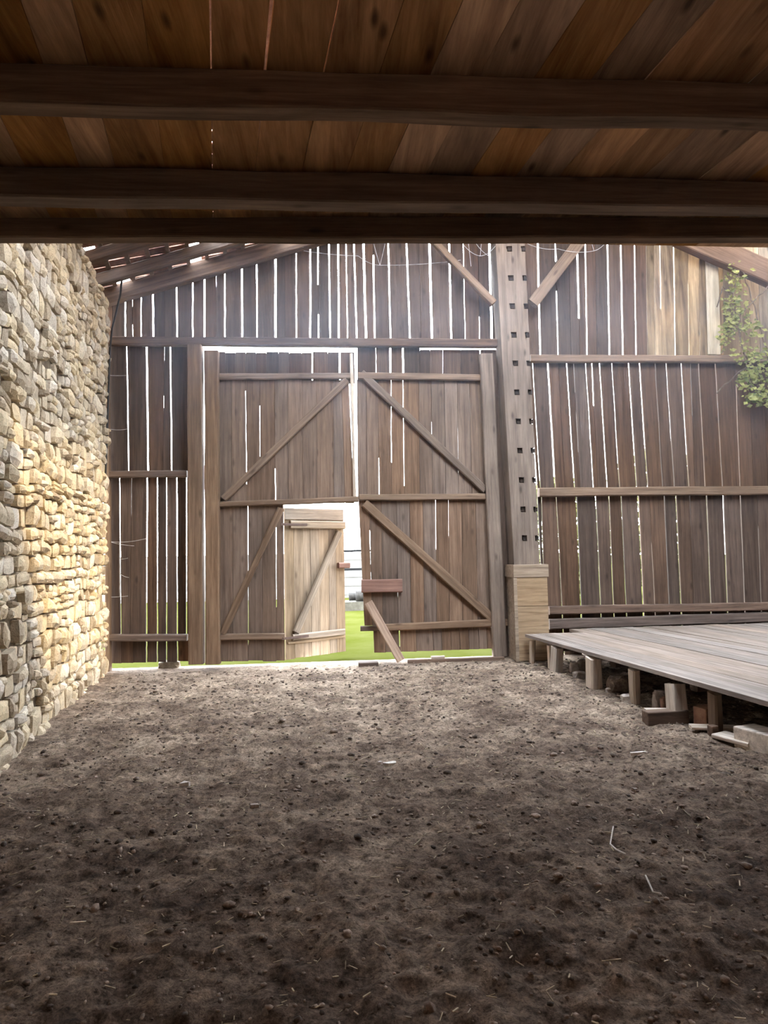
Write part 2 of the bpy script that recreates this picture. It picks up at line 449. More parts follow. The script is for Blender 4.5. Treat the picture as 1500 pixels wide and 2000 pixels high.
roofA, roofB = W(195, 588, D), W(545, 484, D)               # underside line of the verge
SLOPE = (roofB.z - roofA.z) / (roofB.x - roofA.x)
XRIDGE = 3.9
ZRIDGE = roofA.z + SLOPE * (XRIDGE - roofA.x)


def zroof(x):
    return roofA.z + SLOPE * (x - roofA.x) if x < XRIDGE else ZRIDGE - SLOPE * (x - XRIDGE)


def top_px(px):                                             # top of the gable boards: just under the roof
    x = W(px, 500, D).x
    P = V((x, D, zroof(x) + 0.05)); return PX(P)[1]


wb = MB()
panel_boards(wb, up_left, 470, 662, D, topf=top_px, seg=14)
SW = .75
k_ = next(i for i, q in enumerate(up_right) if q[0] == 1259)
panel_boards(wb, up_right[:k_ + 1], 460, 699, D, topf=top_px, seg=14)
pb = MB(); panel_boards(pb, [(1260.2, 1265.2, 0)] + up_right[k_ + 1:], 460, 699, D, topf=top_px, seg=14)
panel_boards(wb, mid_right, 700, 960, D + .004)
panel_boards(wb, low_right, 961, 1284, D)
SW = .8
panel_boards(wb, mid_left, 668, 925, D + .002)
panel_boards(wb, low_left, 926, 1246, D)
panel_boards(wb, foot_left, 1247, 1291, D + .002, botf=lambda x: 1296 - (x - 210) * .03)
panel_boards(wb, transom, 688, 748, D)
panel_boards(wb, transom2, 687, 748, D, topf=lambda x: 676 if x < 810 else 683)
panel_boards(wb, [(955, 972, 0), (985, 995, .3), (1020, 1040, 0)], 688, 1288, D + .004)
wall_o = wb.build('wall_back', M['board'])
M['paleboard'] = wood('limewashed_sunlit_boards', (0.10, 0.066, 0.042), (0.34, 0.25, 0.155), 'Z', rand=0.5, stain=.85, fine=14)  # limewash mottling, kept paler to paint in part of the sun patch
pb.build('limewashed_sunlit_boards', M['paleboard'], wall_o)
struct(wall_o, 'weathered upright board gable wall with light shining through its gaps', 'wall')

# rails, posts
RG = 'horizontal rails of the board wall'


def rail(a, b, wpx, label, yf=D - .105, t=.098, mat='timber'):
    return tag(pbeam('wall_rail', a, b, wpx, yf, t, M[mat]), label, 'rail', RG)


rail((203, 664), (981, 669), 17, 'long horizontal rail above the big doors, from stone wall to notched post', mat='darktimber')
rail((206, 926), (364, 925), 13, 'short dark rail at mid height between stone wall and door post', mat='darktimber')
rail((208, 1246), (364, 1246), 13, 'short dark rail near the ground between stone wall and door post', mat='darktimber')
rail((1037, 699), (1640, 700), 14, 'highest rail on the board wall beside the notched post, vine at its end')
rail((1054, 961), (1640, 956), 17, 'middle rail across the slatted boards beside the notched post')
rail((1074, 1193), (1640, 1181), 16, 'low rail on the boards just above the sill plank', mat='darktimber')
rail((1074, 1220), (1640, 1201), 20, 'sill plank along the wall foot behind the wooden platform', mat='darktimber')

tag(pbeam('door_post', (379, 672), (382, 1298), 28, D - .17, .16, M['timber']), 'brown upright door post beside the narrow slatted bay', 'post', 'uprights around the doors')
tag(pbeam('door_post', (412, 684), (415, 1298), 27, D - .14, .125, M['timber']), 'upright hanging post the taller door with the wicket is hung on', 'post', 'uprights around the doors')
tag(pbeam('door_post', (950, 690), (978, 1282), 26, D - .12, .11, M['timber']), 'upright jamb board between the braced door and the notched post', 'post', 'uprights around the doors')
tag(pbeam('corner_post', (206, 676), (209, 1312), 9, D - .12, .11, M['timber']), 'thin pale corner post at the end of the stone wall', 'post')
tag(pbeam('wall_stud', (1391, 496), (1397, 692), 24, D - .05, .045, M['stud']), 'pale upright stud on the sunlit boards under the vine', 'stud')

# big notched post: front face as a grid with recessed notches
def notched_post():
    yf, t = D - .30, .29
    ys = [-.1]
    notch_y = [486, 543, 598, 654, 709.5, 766, 823, 880, 937.5, 995, 1051]
    mb = MB()
    y_top, y_bot = 468, 1104

    def edge(py, f):            # pixel x across the post: 0 left edge .. 1 right edge
        k = (py - 475) / (1100 - 475)
        l, r = 968 + 36 * k, 1025 + 29 * k
        return l + (r - l) * f
    xs = [0, .36, .56, .86, 1.0]
    rows = [y_top]
    for n in notch_y: rows += [n - 5.5, n + 5.5]
    rows.append(y_bot)
    grid = [[W(edge(py, f), py, yf) for f in xs] for py in rows]
    back = V((0, t, 0)); rec = V((0, .05, 0))
    for i in range(len(rows) - 1):
        for j in range(4):
            a, b, c, d = grid[i][j], grid[i][j + 1], grid[i + 1][j + 1], grid[i + 1][j]
            if i % 2 == 1 and j in (1, 3):
                q = [p + rec for p in (a, b, c, d)]
                mb.add([a, b, c, d] + q, [(4, 5, 6, 7), (0, 1, 5, 4), (2, 3, 7, 6), (3, 0, 4, 7)] + ([(1, 2, 6, 5)] if j == 1 else []))
            else:
                mb.add([a, b, c, d], [(0, 1, 2, 3)])
        a, d = grid[i][0], grid[i + 1][0]
        mb.add([a, d, d + back, a + back], [(0, 1, 2, 3)])
        a, d = grid[i][4], grid[i + 1][4]
        f = rec if i % 2 == 1 else V((0, 0, 0))
        mb.add([a + f, d + f, d + back, a + back], [(0, 1, 2, 3)])
    for r in (grid[0], grid[-1]):
        mb.add([r[0], r[-1], r[-1] + back, r[0] + back], [(0, 1, 2, 3)])
    bm_o = mb.build('timber_post', M['postwood'])
    bm = bmesh.new(); bm.from_mesh(bm_o.data); bmesh.ops.remove_doubles(bm, verts=bm.verts, dist=0.0005)
    bmesh.ops.recalc_face_normals(bm, faces=bm.faces); bm.to_mesh(bm_o.data); bm.free()
    # dark stub pegs sunk in the notches
    for i, n in enumerate(notch_y):
        for f0, f1 in ((.40, .53), (.90, 1.02)):
            p = MB(); a, b = W(edge(n, f0), n - 4, yf + .03), W(edge(n, f1), n + 4, yf + .03)
            p.box((a.x, yf + .03, b.z), (b.x, yf + .049, a.z)); p.build('peg', M['darkpeg'], bm_o)
    return bm_o


M['postwood'] = wood('notched_post_wood', (0.105, 0.075, 0.056), (0.22, 0.165, 0.128), 'Z', rand=0.1, knots=0.7)
M['darkpeg'] = wood('dark_peg_wood', (0.02, 0.014, 0.011), (0.05, 0.035, 0.028), 'Y', rand=0.3)
tag(notched_post(), 'tall squared timber post with two columns of dark notches', 'post')


# plinth
def plinth():
    z1 = W(1040, 1102, D - .46).z
    yf = D - .46
    x0, x1 = W(1005, 1170, yf).x, W(1071, 1170, yf).x
    e = empty('post_plinth', ((x0 + x1) / 2, D - .25, 0))
    zc = W(1040, 1127, yf).z
    mb = MB(); mb.box((x0 + .012, yf + .012, 0.01), (x1 - .012, D - .04, zc)); mb.build('casing', M['plinth'], e)
    mb = MB(); mb.box((x0 - .004, yf - .01, zc + .001), (x1 + .012, D - .035, z1 - .004)); mb.build('cap', M['plinth'], e)
    mb = MB(); mb.box((x0 - .006, yf - .006, 0.01), (x0 + .035, yf + .012, zc - .001)); mb.build('corner_strip', M['plinth'], e)
    zz = (W(1040, 1183, yf).z)
    mb = MB(); mb.box((x0 + .036, yf - .002, zz), (x1 - .006, yf + .0115, zc - .004)); mb.build('front_board', M['plinth'], e)
    mb = MB(); mb.box((x0 + .036, yf, 0.02), (x1 - .006, yf + .0115, zz - .006)); mb.build('front_board', M['plinth'], e)
    return e


tag(plinth(), 'boxed wooden plinth under the tall notched post', 'plinth')

# knee braces
KG = 'diagonal braces up to the loft'
tag(pbeam('knee_brace', (842, 462), (966, 590), 13, D - .26, .10, M['timber']), 'slim diagonal brace rising from the notched post over the doors', 'brace', KG)
tag(pbeam('knee_brace', (1140, 462), (1042, 591), 22, D - .26, .10, M['timber']), 'diagonal brace rising from the notched post over the slatted boards', 'brace', KG)
M['brace_o'] = wood('orange_brace_wood', (0.085, 0.042, 0.022), (0.18, 0.10, 0.058), 'X', rand=0.1)
tag(pbeam('knee_brace', (1330, 452), (1640, 590), 44, D - .27, .14, M['brace_o']), 'thick orange-brown slanting timber with the vine hanging on it', 'brace', KG)

# ------------------------------------------------------------------ doors
SW = .55


def leaf_boards(parent, slits, yt, yb, yf, mat, **kw):
    mb = MB(); panel_boards(mb, slits, yt, yb, yf, t=.028, dj=.004, **kw); return mb.build('plank_panel', M[mat], parent)


YD = D - .015
d1 = empty('door_1', W(428, 1296, D) + V((0, 0, .0)))
mb = MB()
panel_boards(mb, [(428, 428, 0), (452, 452, .4), (479, 482, 2.2, [(.08, .85)]), (507, 508, 1.8, [(.2, .62)]), (536, 538, 2.6, [(.72, 1)]), (562, 564, .3), (590, 592, .4), (618, 620, .3), (650, 652, .4), (681, 692, 0)], 742, 982, YD, t=.028, dj=.004, split=34)
panel_boards(mb, [(428, 428, 0), (455, 455, .4), (484, 485, 2.2, [(0, .9)]), (512, 513, .4), (539, 540, 3.0, [(.15, .66)]), (553, 556, 0)], 983, 1291, YD, t=.028, dj=.004, split=34)
mb.build('plank_panel', M['door'], d1)
pbeam('rail', (424, 735), (684, 733), 12, D - .075, .056, M['timber'], d1)
pbeam('rail', (428, 985), (700, 975), 11, D - .075, .056, M['timber'], d1)
pbeam('rail', (428, 1245), (556, 1243), 12, D - .075, .056, M['timber'], d1)
pbeam('brace', (436, 974), (678, 741), 14, D - .074, .055, M['timber'], d1)
pbeam('brace', (434, 1238), (549, 992), 13, D - .074, .055, M['timber'], d1)
pbeam('meeting_stile', (686, 690), (693, 972), 6, D - .06, .044, M['palewood'], d1)
struct(d1, 'tall plank barn door with diagonal braces and the small wicket opening', 'door')

d2 = empty('door_2', W(840, 1280, D))
mb = MB()
panel_boards(mb, [(697, 699, 0), (716, 717, .4), (738, 741, 2.2, [(.66, 1)]), (764, 765, 2.4, [(0, .7)]), (787, 790, 2.0, [(0, .9)]), (818, 820, .3), (842, 845, 1.4, [(.35, .52)]), (868, 871, .5), (893, 896, 1.6, [(.4, .8)]),
                  (917, 922, 1.4, [(.15, .3)]), (946, 954, 0)], 742, 972, YD, t=.028, dj=.004, split=34)
panel_boards(mb, [(700, 712, 0), (721, 727, 2.2, [(.25, .52), (.58, .66)]), (745, 748, .4), (775, 778, 1.6, [(.68, .78)]), (800, 803, .4), (826, 829, .4), (851, 853, 1.6, [(0, .4)]), (876, 878, 1.6, [(0, .3)]), (902, 904, .5), (929, 934, .4), (957, 968, 0)], 973, 1222, YD, t=.028, dj=.004, split=34)
panel_boards(mb, [(729, 731, 0), (752, 754, .4), (780, 781, 4.0, [(.1, .8)]), (812, 814, .4), (845, 847, .4), (880, 882, .4), (915, 917, .4), (950, 952, .4), (985, 988, 0)], 1224, 1272, YD, t=.028, dj=.004, split=34, botf=lambda x: 1275 - (x - 730) * .035)
mb.build('plank_panel', M['door'], d2)
pbeam('rail', (700, 733), (944, 737), 13, D - .075, .056, M['timber'], d2)
pbeam('rail', (702, 971), (952, 970), 12, D - .075, .056, M['timber'], d2)
pbeam('rail', (752, 1226), (992, 1216), 14, D - .075, .056, M['timber'], d2)
pbeam('brace', (706, 727), (948, 957), 15, D - .074, .055, M['timber'], d2)
pbeam('brace', (712, 982), (966, 1212), 17, D - .074, .055, M['timber'], d2)
o = pbeam('latch_board', (706, 1145), (786, 1144), 26, D - .08, .06, M['red'], d2); o['label'] = 'short reddish board'
pbeam('latch_bar', (704, 1228), (752, 1227), 10, D - .06, .04, M['darktimber'], d2)
struct(d2, 'tall plank barn door with two falling braces next to the notched post', 'door')


# wicket door, swung outwards on its left edge
def wicket():
    H = W(559, 1291, D + .02)                                  # hinge foot
    zt = W(555, 989, D + .02).z
    # free edge: find angle so that it is seen at px 674
    wd = 0.93
    best = min((abs(PX(H + V((math.cos(a) * wd, math.sin(a) * wd, .4)))[0] - 675), a) for a in [k * .01 for k in range(1, 120)])
    a = best[1]
    e = empty('door_3', H); e.rotation_euler = (0, 0, a)
    bpy.context.view_layer.update()
    h = zt - H.z
    n = 7; xs = [0] + [wd * (i + random.uniform(-.12, .12)) / n for i in range(1, n)] + [wd]
    mb = MB()
    for i in range(n):
        dy = random.uniform(0, .004)
        mb.box((xs[i] + .002, dy, .012 + random.uniform(0, .01)), (xs[i + 1] - .002, dy + .028, h - .01 - random.uniform(0, .012)))

    def loc(mb2, name, mat):
        o = mb2.build(name, M[mat]); o.parent = e; return o
    loc(mb, 'plank_panel', 'wicket')
    k = h / 302.0

    def ledge(name, x0, x1, z0, z1, t, mat='wicket_x'):
        o = beam(name, V((x0, -t, (z0 + z1) / 2)), V((x1, -t, (z0 + z1) / 2)), z1 - z0, t - .003, M[mat]); o.parent = e; return o
    ledge('ledge', .06, wd - .01, 258 * k, 274 * k, .055)
    ledge('ledge', .0, wd - .02, 276 * k, 299 * k, .022)
    ledge('ledge', .08, wd - .04, 38 * k, 51 * k, .045)
    o = beam('brace', V((.13, -.05, 54 * k)), V((wd - .1, -.05, 252 * k)), .095, .047, M['wicket_x']); o.parent = e
    ledge('bottom_strip', .02, wd - .03, 32 * k, 37 * k, .02)
    ledge('latch', wd - .13, wd + .05, 176 * k, 188 * k, .06, 'red')['label'] = 'reddish wooden latch'
    for zz in (266, 45):
        o = beam('hinge', V((-.09, -.062, zz * k)), V((.30, -.062, zz * k)), .03, .006, M['iron'], jit=.001, cham=.001); o.parent = e
    return e


struct(wicket(), 'small pale wicket door standing ajar in the plank barn door', 'door')

# ------------------------------------------------------------------ stone wall
P_far, P_near = G(203, 1313), G(0, 1490)
wdir = (P_far - P_near); wdir.z = 0; wdir.normalize()
P_end = P_far - wdir * .02
WN = V((wdir.y, -wdir.x, 0))                                  # into the barn (+x side)
WALL_H = roofA.z - 0.06


def stone_wall():
    L = 9.2; vs, fs = [], []
    z = 0.0 - .05

    def pt(s, zz, d):
        if .05 < s < L - .05 and .02 < zz < WALL_H - .06:
            zz += .055 * mnoise.noise(V((s * 1.9, zz * 1.9, 3))) + .028 * mnoise.noise(V((s * 5.5, zz * 5.5, 8)))
            s += .05 * mnoise.noise(V((s * 2.3, zz * 2.3, 13))) + .03 * mnoise.noise(V((s * 6.5, zz * 6.5, 18)))
        return P_end - wdir * s + WN * d + V((0, 0, zz))
    mb = MB()
    p = [pt(0, -.1, -.02), pt(L, -.1, -.02), pt(L, -.1, -.5), pt(0, -.1, -.5)]
    mb.hexa(p + [q + V((0, 0, WALL_H + .1)) for q in p])
    row = 0
    while z < WALL_H - .03:
        hgt = random.choice((.07, .085, .10, .12, .14, .165))
        hgt = min(hgt, WALL_H - z)
        s = -random.uniform(0, .15)
        while s < L:
            ln = min(.38, max(.06, random.gauss(.14, .06)))
            s0, s1 = max(s, 0), min(s + ln, L)
            s += ln
            if s1 - s0 < .03: continue
            pieces = [(z, hgt)]
            if hgt > .10 and random.random() < .30: pieces = [(z, hgt * .5), (z + hgt * .5, hgt * .5)]
            for (zz, hh) in pieces:
                if random.random() < .05: continue
                nx, nz = (5, 4)
                dep = random.uniform(.004, .07); cx, cz = (s0 + s1) / 2, zz + hh / 2
                gap = random.uniform(.003, .010); sd = random.random() * 100
                tx, tz = random.uniform(-.12, .12), random.uniform(-.15, .15)
                b = len(vs); sk = random.uniform(-.2, .2)
                for j in range(nz):
                    for i in range(nx):
                        u, v = i / (nx - 1) * 2 - 1, j / (nz - 1) * 2 - 1
                        # superellipse-like corners
                        rr = 1 - .06 * (abs(u) ** 3) * (abs(v) ** 3) - .09 * random.random() * (abs(u) == 1 or abs(v) == 1)
                        a = u * ((s1 - s0) / 2 - gap) * rr + v * hh * .15 * sk; c = v * (hh / 2 - gap * .8) * rr + u * .012 * mnoise.noise(V((cx * 3, cz * 3, 1)))
                        e = max(abs(u), abs(v))
                        d = dep * (1 - .45 * e ** 5) + a * tx * .3 + c * tz * .3 + mnoise.noise(V((cx + a, cz + c, sd)) * 9) * .010
                        ox = .03 * mnoise.noise(V((cx * 1.2, cz * 1.2, 3)))
                        if zz < 0.05 and j == 0: c -= .05
                        vs.append(pt(min(max(cx + a, .0), L), cz + c + ox, d + .01))
                for j in range(nz - 1):
                    for i in range(nx - 1):
                        q = b + j * nx + i
                        fs.append((q, q + 1, q + nx + 1, q + nx))
                ring = [b + i for i in range(nx)] + [b + j * nx + nx - 1 for j in range(1, nz)] + [b + (nz - 1) * nx + i for i in range(nx - 2, -1, -1)] + [b + j * nx for j in range(nz - 2, 0, -1)]
                b2 = len(vs)
                for r in ring: vs.append(vs[r] - WN * (dep + .05))
                n = len(ring)
                for k in range(n): fs.append((ring[k], b2 + k, b2 + (k + 1) % n, ring[(k + 1) % n]))
        z += hgt
    nf0 = len(mb.f)
    mb.add(vs, fs)
    o = mb.build('wall_left', M['mortar'])
    o.data.materials.append(M['stone'])
    mi = [0] * nf0 + [1] * (len(o.data.polygons) - nf0)
    o.data.polygons.foreach_set('material_index', mi)
    return o


struct(stone_wall(), 'rough dry rubble stone wall of tan and grey blocks', 'wall')

# ------------------------------------------------------------------ loft ceiling and joists
HC = EYE.z + 2.02
Y3 = G(750, 420, HC).y


def ceiling():
    pxs = [78, 168, 292, 412, 520, 637, 748, 850, 948, 1060, 1175, 1280, 1385, 1490]
    base = [G(x, 115 + (x - 300) * .02, HC) for x in pxs]
    # coordinate across the boards
    N = V((UU.y, -UU.x, 0))
    cs = [p.dot(N) for p in base]
    while cs[0] > -3.6: cs.insert(0, cs[0] - random.uniform(.26, .32))
    while cs[-1] < 10.5: cs.append(cs[-1] + random.uniform(.24, .32))
    gaps = {round(base[3].dot(N), 4): .004, round(base[4].dot(N), 4): .009, round(base[5].dot(N), 4): .004}
    mb = MB()
    for a, b in zip(cs, cs[1:]):
        ga, gb = gaps.get(round(a, 4), .0015), gaps.get(round(b, 4), .0015)
        dz = random.uniform(0, .006)
        rr = []
        for k in range(7):
            f = k / 6
            pts = []
            for c, sgn, g_ in ((a, 1, ga), (b, -1, gb)):
                cc = c + sgn * (g_ if f < .72 else .0012)
                # along UU from y = -1.6 to the loft edge y = Y3 + .07
                y0, y1 = -1.6, Y3 + .34
                p = N * cc; s = ((y0 + (y1 - y0) * f) - p.y) / UU.y
                q = p + UU * s; pts.append(V((q.x, q.y, HC + .002 + dz)))
            # keep clear of the stone wall
            for q in pts:
                lim = P_end + wdir * ((q.y - P_end.y) / wdir.y) + WN * .10
                q.x = max(q.x, lim.x)
            if pts[1].x - pts[0].x < .01: pts[1].x = pts[0].x + .002
            rr.append([pts[0], pts[1], pts[1] + V((0, 0, .03)), pts[0] + V((0, 0, .03))])
        if max(r[1].x - r[0].x for r in rr) < .02: continue
        mb.rings(rr)
    return struct(mb.build('ceiling', M['ceiling']), 'brown plank loft ceiling overhead', 'ceiling')


ceiling()

JT = [((0, 112), (1500, 154), 191, 218, .10, 'dark loft joist closest overhead, its pale underside showing'),
      ((0, 317), (1500, 346), 377, 398, .12, 'second loft joist in from the open loft edge, dark with pale underside'),
      ((0, 418), (1500, 418), 458, 462, .09, 'joist at the loft edge right above the glowing board wall')]
for i, (a, b, ya, yb, t, lab) in enumerate(JT):
    A, B = G(*a, HC), G(*b, HC)
    dirx = (B - A).normalized()

    def zat(P, px, py):                                       # height of pixel row py straight below P
        d = ray(px, py); return EYE.z + d.z * ((P - EYE).length_squared - (P.z - EYE.z) ** 2) ** .5 / (d.x ** 2 + d.y ** 2) ** .5
    ha, hb = HC - zat(A, a[0], ya), HC - zat(B, b[0], yb)
    lim = P_end + wdir * ((A.y - P_end.y) / wdir.y) + WN * .10
    kA = (lim.x + .03 - A.x) / dirx.x; kB = (9.0 - B.x) / dirx.x
    A2, B2 = A + dirx * kA, B + dirx * kB
    top = V((0, 0, -.016))
    P0, P1 = A2 + top - V((0, 0, ha / 2)), B2 + top - V((0, 0, hb / 2))
    o = beam('loft_joist', P0, P1, ha, t, M['joist'], w1=hb, jit=.006, cham=.008)
    tag(o, lab, 'joist', 'loft joists')

# ------------------------------------------------------------------ roof over the open bay
XE = roofA.x - 0.35
SUN_D = V((-.66, .34, -.67)).normalized()
XR_EAVE = 10.2


def rp(x, s, up=0.0):           # point of the roof underside: x across the gable, s metres back along the barn
    q = V((x, D + .25, 0)) - UU * s
    return V((q.x, q.y, zroof(x) + .07 + up))


def roof():
    mb = MB()
    cosm = 1 / math.sqrt(1 + SLOPE ** 2)
    # tiles where they show, beside the stone wall
    x = XE; row = 0
    while x < XE + 3.0:
        s = -.05 - (row % 2) * .09
        while s < 3.4:
            if random.random() > .075:
                j = random.uniform(-.012, .012)
                a, b = s + .004 + abs(j), s + .176 - abs(j)
                x0, x1 = x + random.uniform(-.02, .03), x + .30 * cosm
                l = .012 + random.uniform(0, .008)
                p = [rp(x0, a, .045 + l), rp(x0, b, .045 + l), rp(x1, b, .03), rp(x1, a, .03)]
                mb.hexa(p + [q + V((0, 0, .014)) for q in p])
            s += .18
        x += .235 * cosm; row += 1
    XT = x
    # plain decking elsewhere, with unseen openings added to let light in
    st = .2

    def hole(xm, sm):
        P = rp(xm, sm)
        for (x0, x1, s0, s1) in HOLES:
            if x0 <= xm <= x1 and s0 <= sm <= s1: return True
        # added openings, traced back along the sun from the stone wall and the gable
        k = (P.x + 2.5) / -SUN_D.x; q = P + SUN_D * k
        if SUN_WALL[0] < q.y < SUN_WALL[1] and .2 < q.z < 4.5 and xm > .2: return True
        k = (D - P.y) / SUN_D.y; q = P + SUN_D * k
        return sm > .2 and GP[0] < q.x < GP[1] and GP[2] < q.z < GP[3]
    xx = XE
    while xx < XR_EAVE:
        s = -.1
        x1 = min(xx + st, XRIDGE) if xx < XRIDGE else xx + st
        while s < 10.6:
            if not (xx < XT and s < 3.2) and not hole((xx + x1) / 2, s + st / 2):
                p = [rp(xx, s, .03), rp(xx, s + st, .03), rp(x1, s + st, .03), rp(x1, s, .03)]
                mb.hexa(p + [q + V((0, 0, .03)) for q in p])
            s += st
        xx = x1
    o = mb.build('roof', M['tile'])
    # battens along the barn
    bt = MB(); x = XE + .05
    while x < XE + 3.0:
        p = [rp(x, -.1, .0), rp(x + .045, -.1, .0), rp(x + .045, 3.4, .0), rp(x, 3.4, .0)]
        bt.hexa(p + [q + V((0, 0, .027)) for q in p]); x += .235 * cosm
    bt.build('battens', M['timber'], o)
    return struct(o, 'old clay tile roof with daylight showing between the tiles', 'roof')


HOLES = [(3.4, 6.5, 6.5, 9.0)]  # unseen opening added so sky shows between the loft boards
SUN_WALL = (4.6, 8.3)
_a, _b = W(1265, 505), W(1500, 690)
GP = (_a.x, _b.x, _b.z, _a.z)
roof()
tag(beam('roof_rafter', W(190, 581, D - .16) , W(720, 430, D - .16), .21, .12, M['darktimber']), 'dark sloping verge rafter along the top of the board wall', 'rafter', 'roof rafters')
for i, (s, lab) in enumerate(((.95, 'rafter under the gappy tiles, next in front of the verge rafter'), (1.55, 'rafter under the tiles, nearer to the loft edge than the others'))):
    a, b = rp(XE + .3, s, -.085), rp(XE + 3.6, s, -.085)
    tag(beam('roof_rafter', a, b, .13, .10, M['darktimber'], ydir=UU), lab, 'rafter', 'roof rafters')

# walls never seen, which close the barn behind the camera
mb = MB(); mb.box((-2.6, -2.2, -.1), (10.2, -2.0, 6.2)); struct(mb.build('wall_rear', M['darktimber']), 'board wall closing the barn behind the viewer', 'wall')
mb = MB(); mb.box((9.9, -2.0, -.1), (10.1, D - .1, 4.6)); struct(mb.build('wall_right', M['board']), 'board side wall of the barn beyond the platform', 'wall')

# ------------------------------------------------------------------ floor
def vnoise(x, y, seed):
    xi, yi = np.floor(x).astype(np.int64), np.floor(y).astype(np.int64)
    fx, fy = x - xi, y - yi
    fx, fy = fx * fx * (3 - 2 * fx), fy * fy * (3 - 2 * fy)

    def h(a, b):
        n = (a * 374761393 + b * 668265263 + seed * 974711) & 0xffffffff
        n = ((n ^ (n >> 13)) * 1274126177) & 0xffffffff
        return ((n ^ (n >> 16)) & 0xffff) / 65535.0
    return (h(xi, yi) * (1 - fx) + h(xi + 1, yi) * fx) * (1 - fy) + (h(xi, yi + 1) * (1 - fx) + h(xi + 1, yi + 1) * fx) * fy


def ground_h(x, y):
    x, y = np.asarray(x, float), np.asarray(y, float)
    h = (vnoise(x * .8, y * .8, 1) - .5) * .05 + (vnoise(x * 3, y * 3, 2) - .5) * .03
    fall = np.clip((D - .2 - y) / .8, 0.1, 1)
    h = h + ((vnoise(x * 9, y * 9, 3) - .5) * .032 + (vnoise(x * 22, y * 22, 4) - .5) * .024 + (vnoise(x * 55, y * 55, 5) - .5) * .009)
    return h * fall


def gh(x, y): return float(ground_h(np.array([x]), np.array([y]))[0])


def floor():
    ys = [-2.0, -1.0, 0.0, .6]
    y = 1.0
    while y < D + .12: ys.append(y); y += max(.010, .0042 * y)
    ys.append(D + .12)
    xs = []; x = -3.2
    while x < 10.0: xs.append(x); x += .018 if -2.2 < x < 5.2 else .05
    X, Y = np.meshgrid(np.array(xs), np.array(ys))
    Z = ground_h(X, Y)
    nr, nc = X.shape
    co = np.stack([X, Y, Z], -1).reshape(-1, 3)
    idx = np.arange(nr * nc).reshape(nr, nc)
    f = np.stack([idx[:-1, :-1], idx[:-1, 1:], idx[1:, 1:], idx[1:, :-1]], -1).reshape(-1, 4)
    me = bpy.data.meshes.new('floor')
    me.vertices.add(len(co)); me.vertices.foreach_set('co', co.ravel())
    me.loops.add(f.size); me.loops.foreach_set('vertex_index', f.ravel().astype(np.int32))
    me.polygons.add(len(f)); me.polygons.foreach_set('loop_start', np.arange(0, f.size, 4, dtype=np.int32))
    me.polygons.foreach_set('use_smooth', np.ones(len(f), dtype=bool))
    me.update(calc_edges=True); me.materials.append(M['dirt'])
    o = bpy.data.objects.new('floor', me); C.objects.link(o)
    return struct(o, 'uneven dry dirt barn floor', 'floor')


floor()

ICO = None


def ico_template(sub=1):
    bm = bmesh.new(); bmesh.ops.create_icosphere(bm, subdivisions=sub, radius=1.0)
    vs = [v.co.copy() for v in bm.verts]; fs = [tuple(v.index for v in f.verts) for f in bm.faces]; bm.free(); return vs, fs


T1, T2 = ico_template(1), ico_template(2)


def inside(x, y):
    lim = P_end + wdir * ((y - P_end.y) / wdir.y)
    return x > lim.x + .12


def clods():
    vs, fs = [], []
    for k in range(9000):
        y = 1.5 + 6.6 * random.random() ** 1.5; x = random.uniform(-2.3, 5.4)
        if not inside(x, y): continue
        r = random.uniform(.004, .012) * (1 + .8 * (random.random() < .05)) * (.75 + y * .08)
        z = gh(x, y); sx, sy, sz = random.uniform(.7, 1.5), random.uniform(.7, 1.5), random.uniform(.45, .9); b = len(vs)
        for v in T1[0]:
            q = 1 + random.uniform(-.28, .28)
            vs.append((x + v.x * r * sx * q, y + v.y * r * sy * q, z + r * .2 + v.z * r * sz * q))
        fs.extend(tuple(b + i for i in f) for f in T1[1])
    mb = MB(); mb.v = [V(v) for v in vs]; mb.f = fs
    tag(mb.build('dirt_clods', M['clod'], smooth=True), 'small dry clods and crumbs of earth scattered over the dirt floor', 'dirt', kind='stuff')


def straws():
    mb = MB()
    for k in range(3000):
        y = 1.5 + 6.7 * random.random() ** 1.3; x = random.uniform(-2.3, 5.4)
        if not inside(x, y): continue
        a = random.uniform(0, math.pi); L = random.uniform(.006, .022) * (1 + 1.2 * (random.random() < .05)) * (.6 + y * .1); w = random.uniform(.0008, .0022) * (.8 + y * .12)
        z = gh(x, y) + .006; dx, dy = math.cos(a) * L, math.sin(a) * L; t = random.uniform(-.25, .25) * L
        nx, ny = -math.sin(a) * w, math.cos(a) * w
        p = [(x - dx + nx, y - dy + ny, z - t), (x - dx - nx, y - dy - ny, z - t), (x + dx - nx, y + dy - ny, z + t), (x + dx + nx, y + dy + ny, z + t)]
        mb.hexa([V(q) for q in p] + [V(q) + V((0, 0, w * 1.4)) for q in p])
    tag(mb.build('straw_litter', M['straw']), 'loose bits of straw and chaff strewn over the dirt floor', 'straw', kind='stuff')


clods(); straws()


# ------------------------------------------------------------------ platform
ZP = .345
E0, E1 = G(1025, 1239, ZP), G(1500, 1371, ZP)
ED = (E0 - E1); ED.z = 0; ED.normalize()                        # along the edge, away from the camera
EN = V((ED.y, -ED.x, 0))                                        # across the boards, to the right
pl = empty('platform', (E0 + EN * 2.5 - ED * 2.5) * 1.0)
pl.location.z = 0


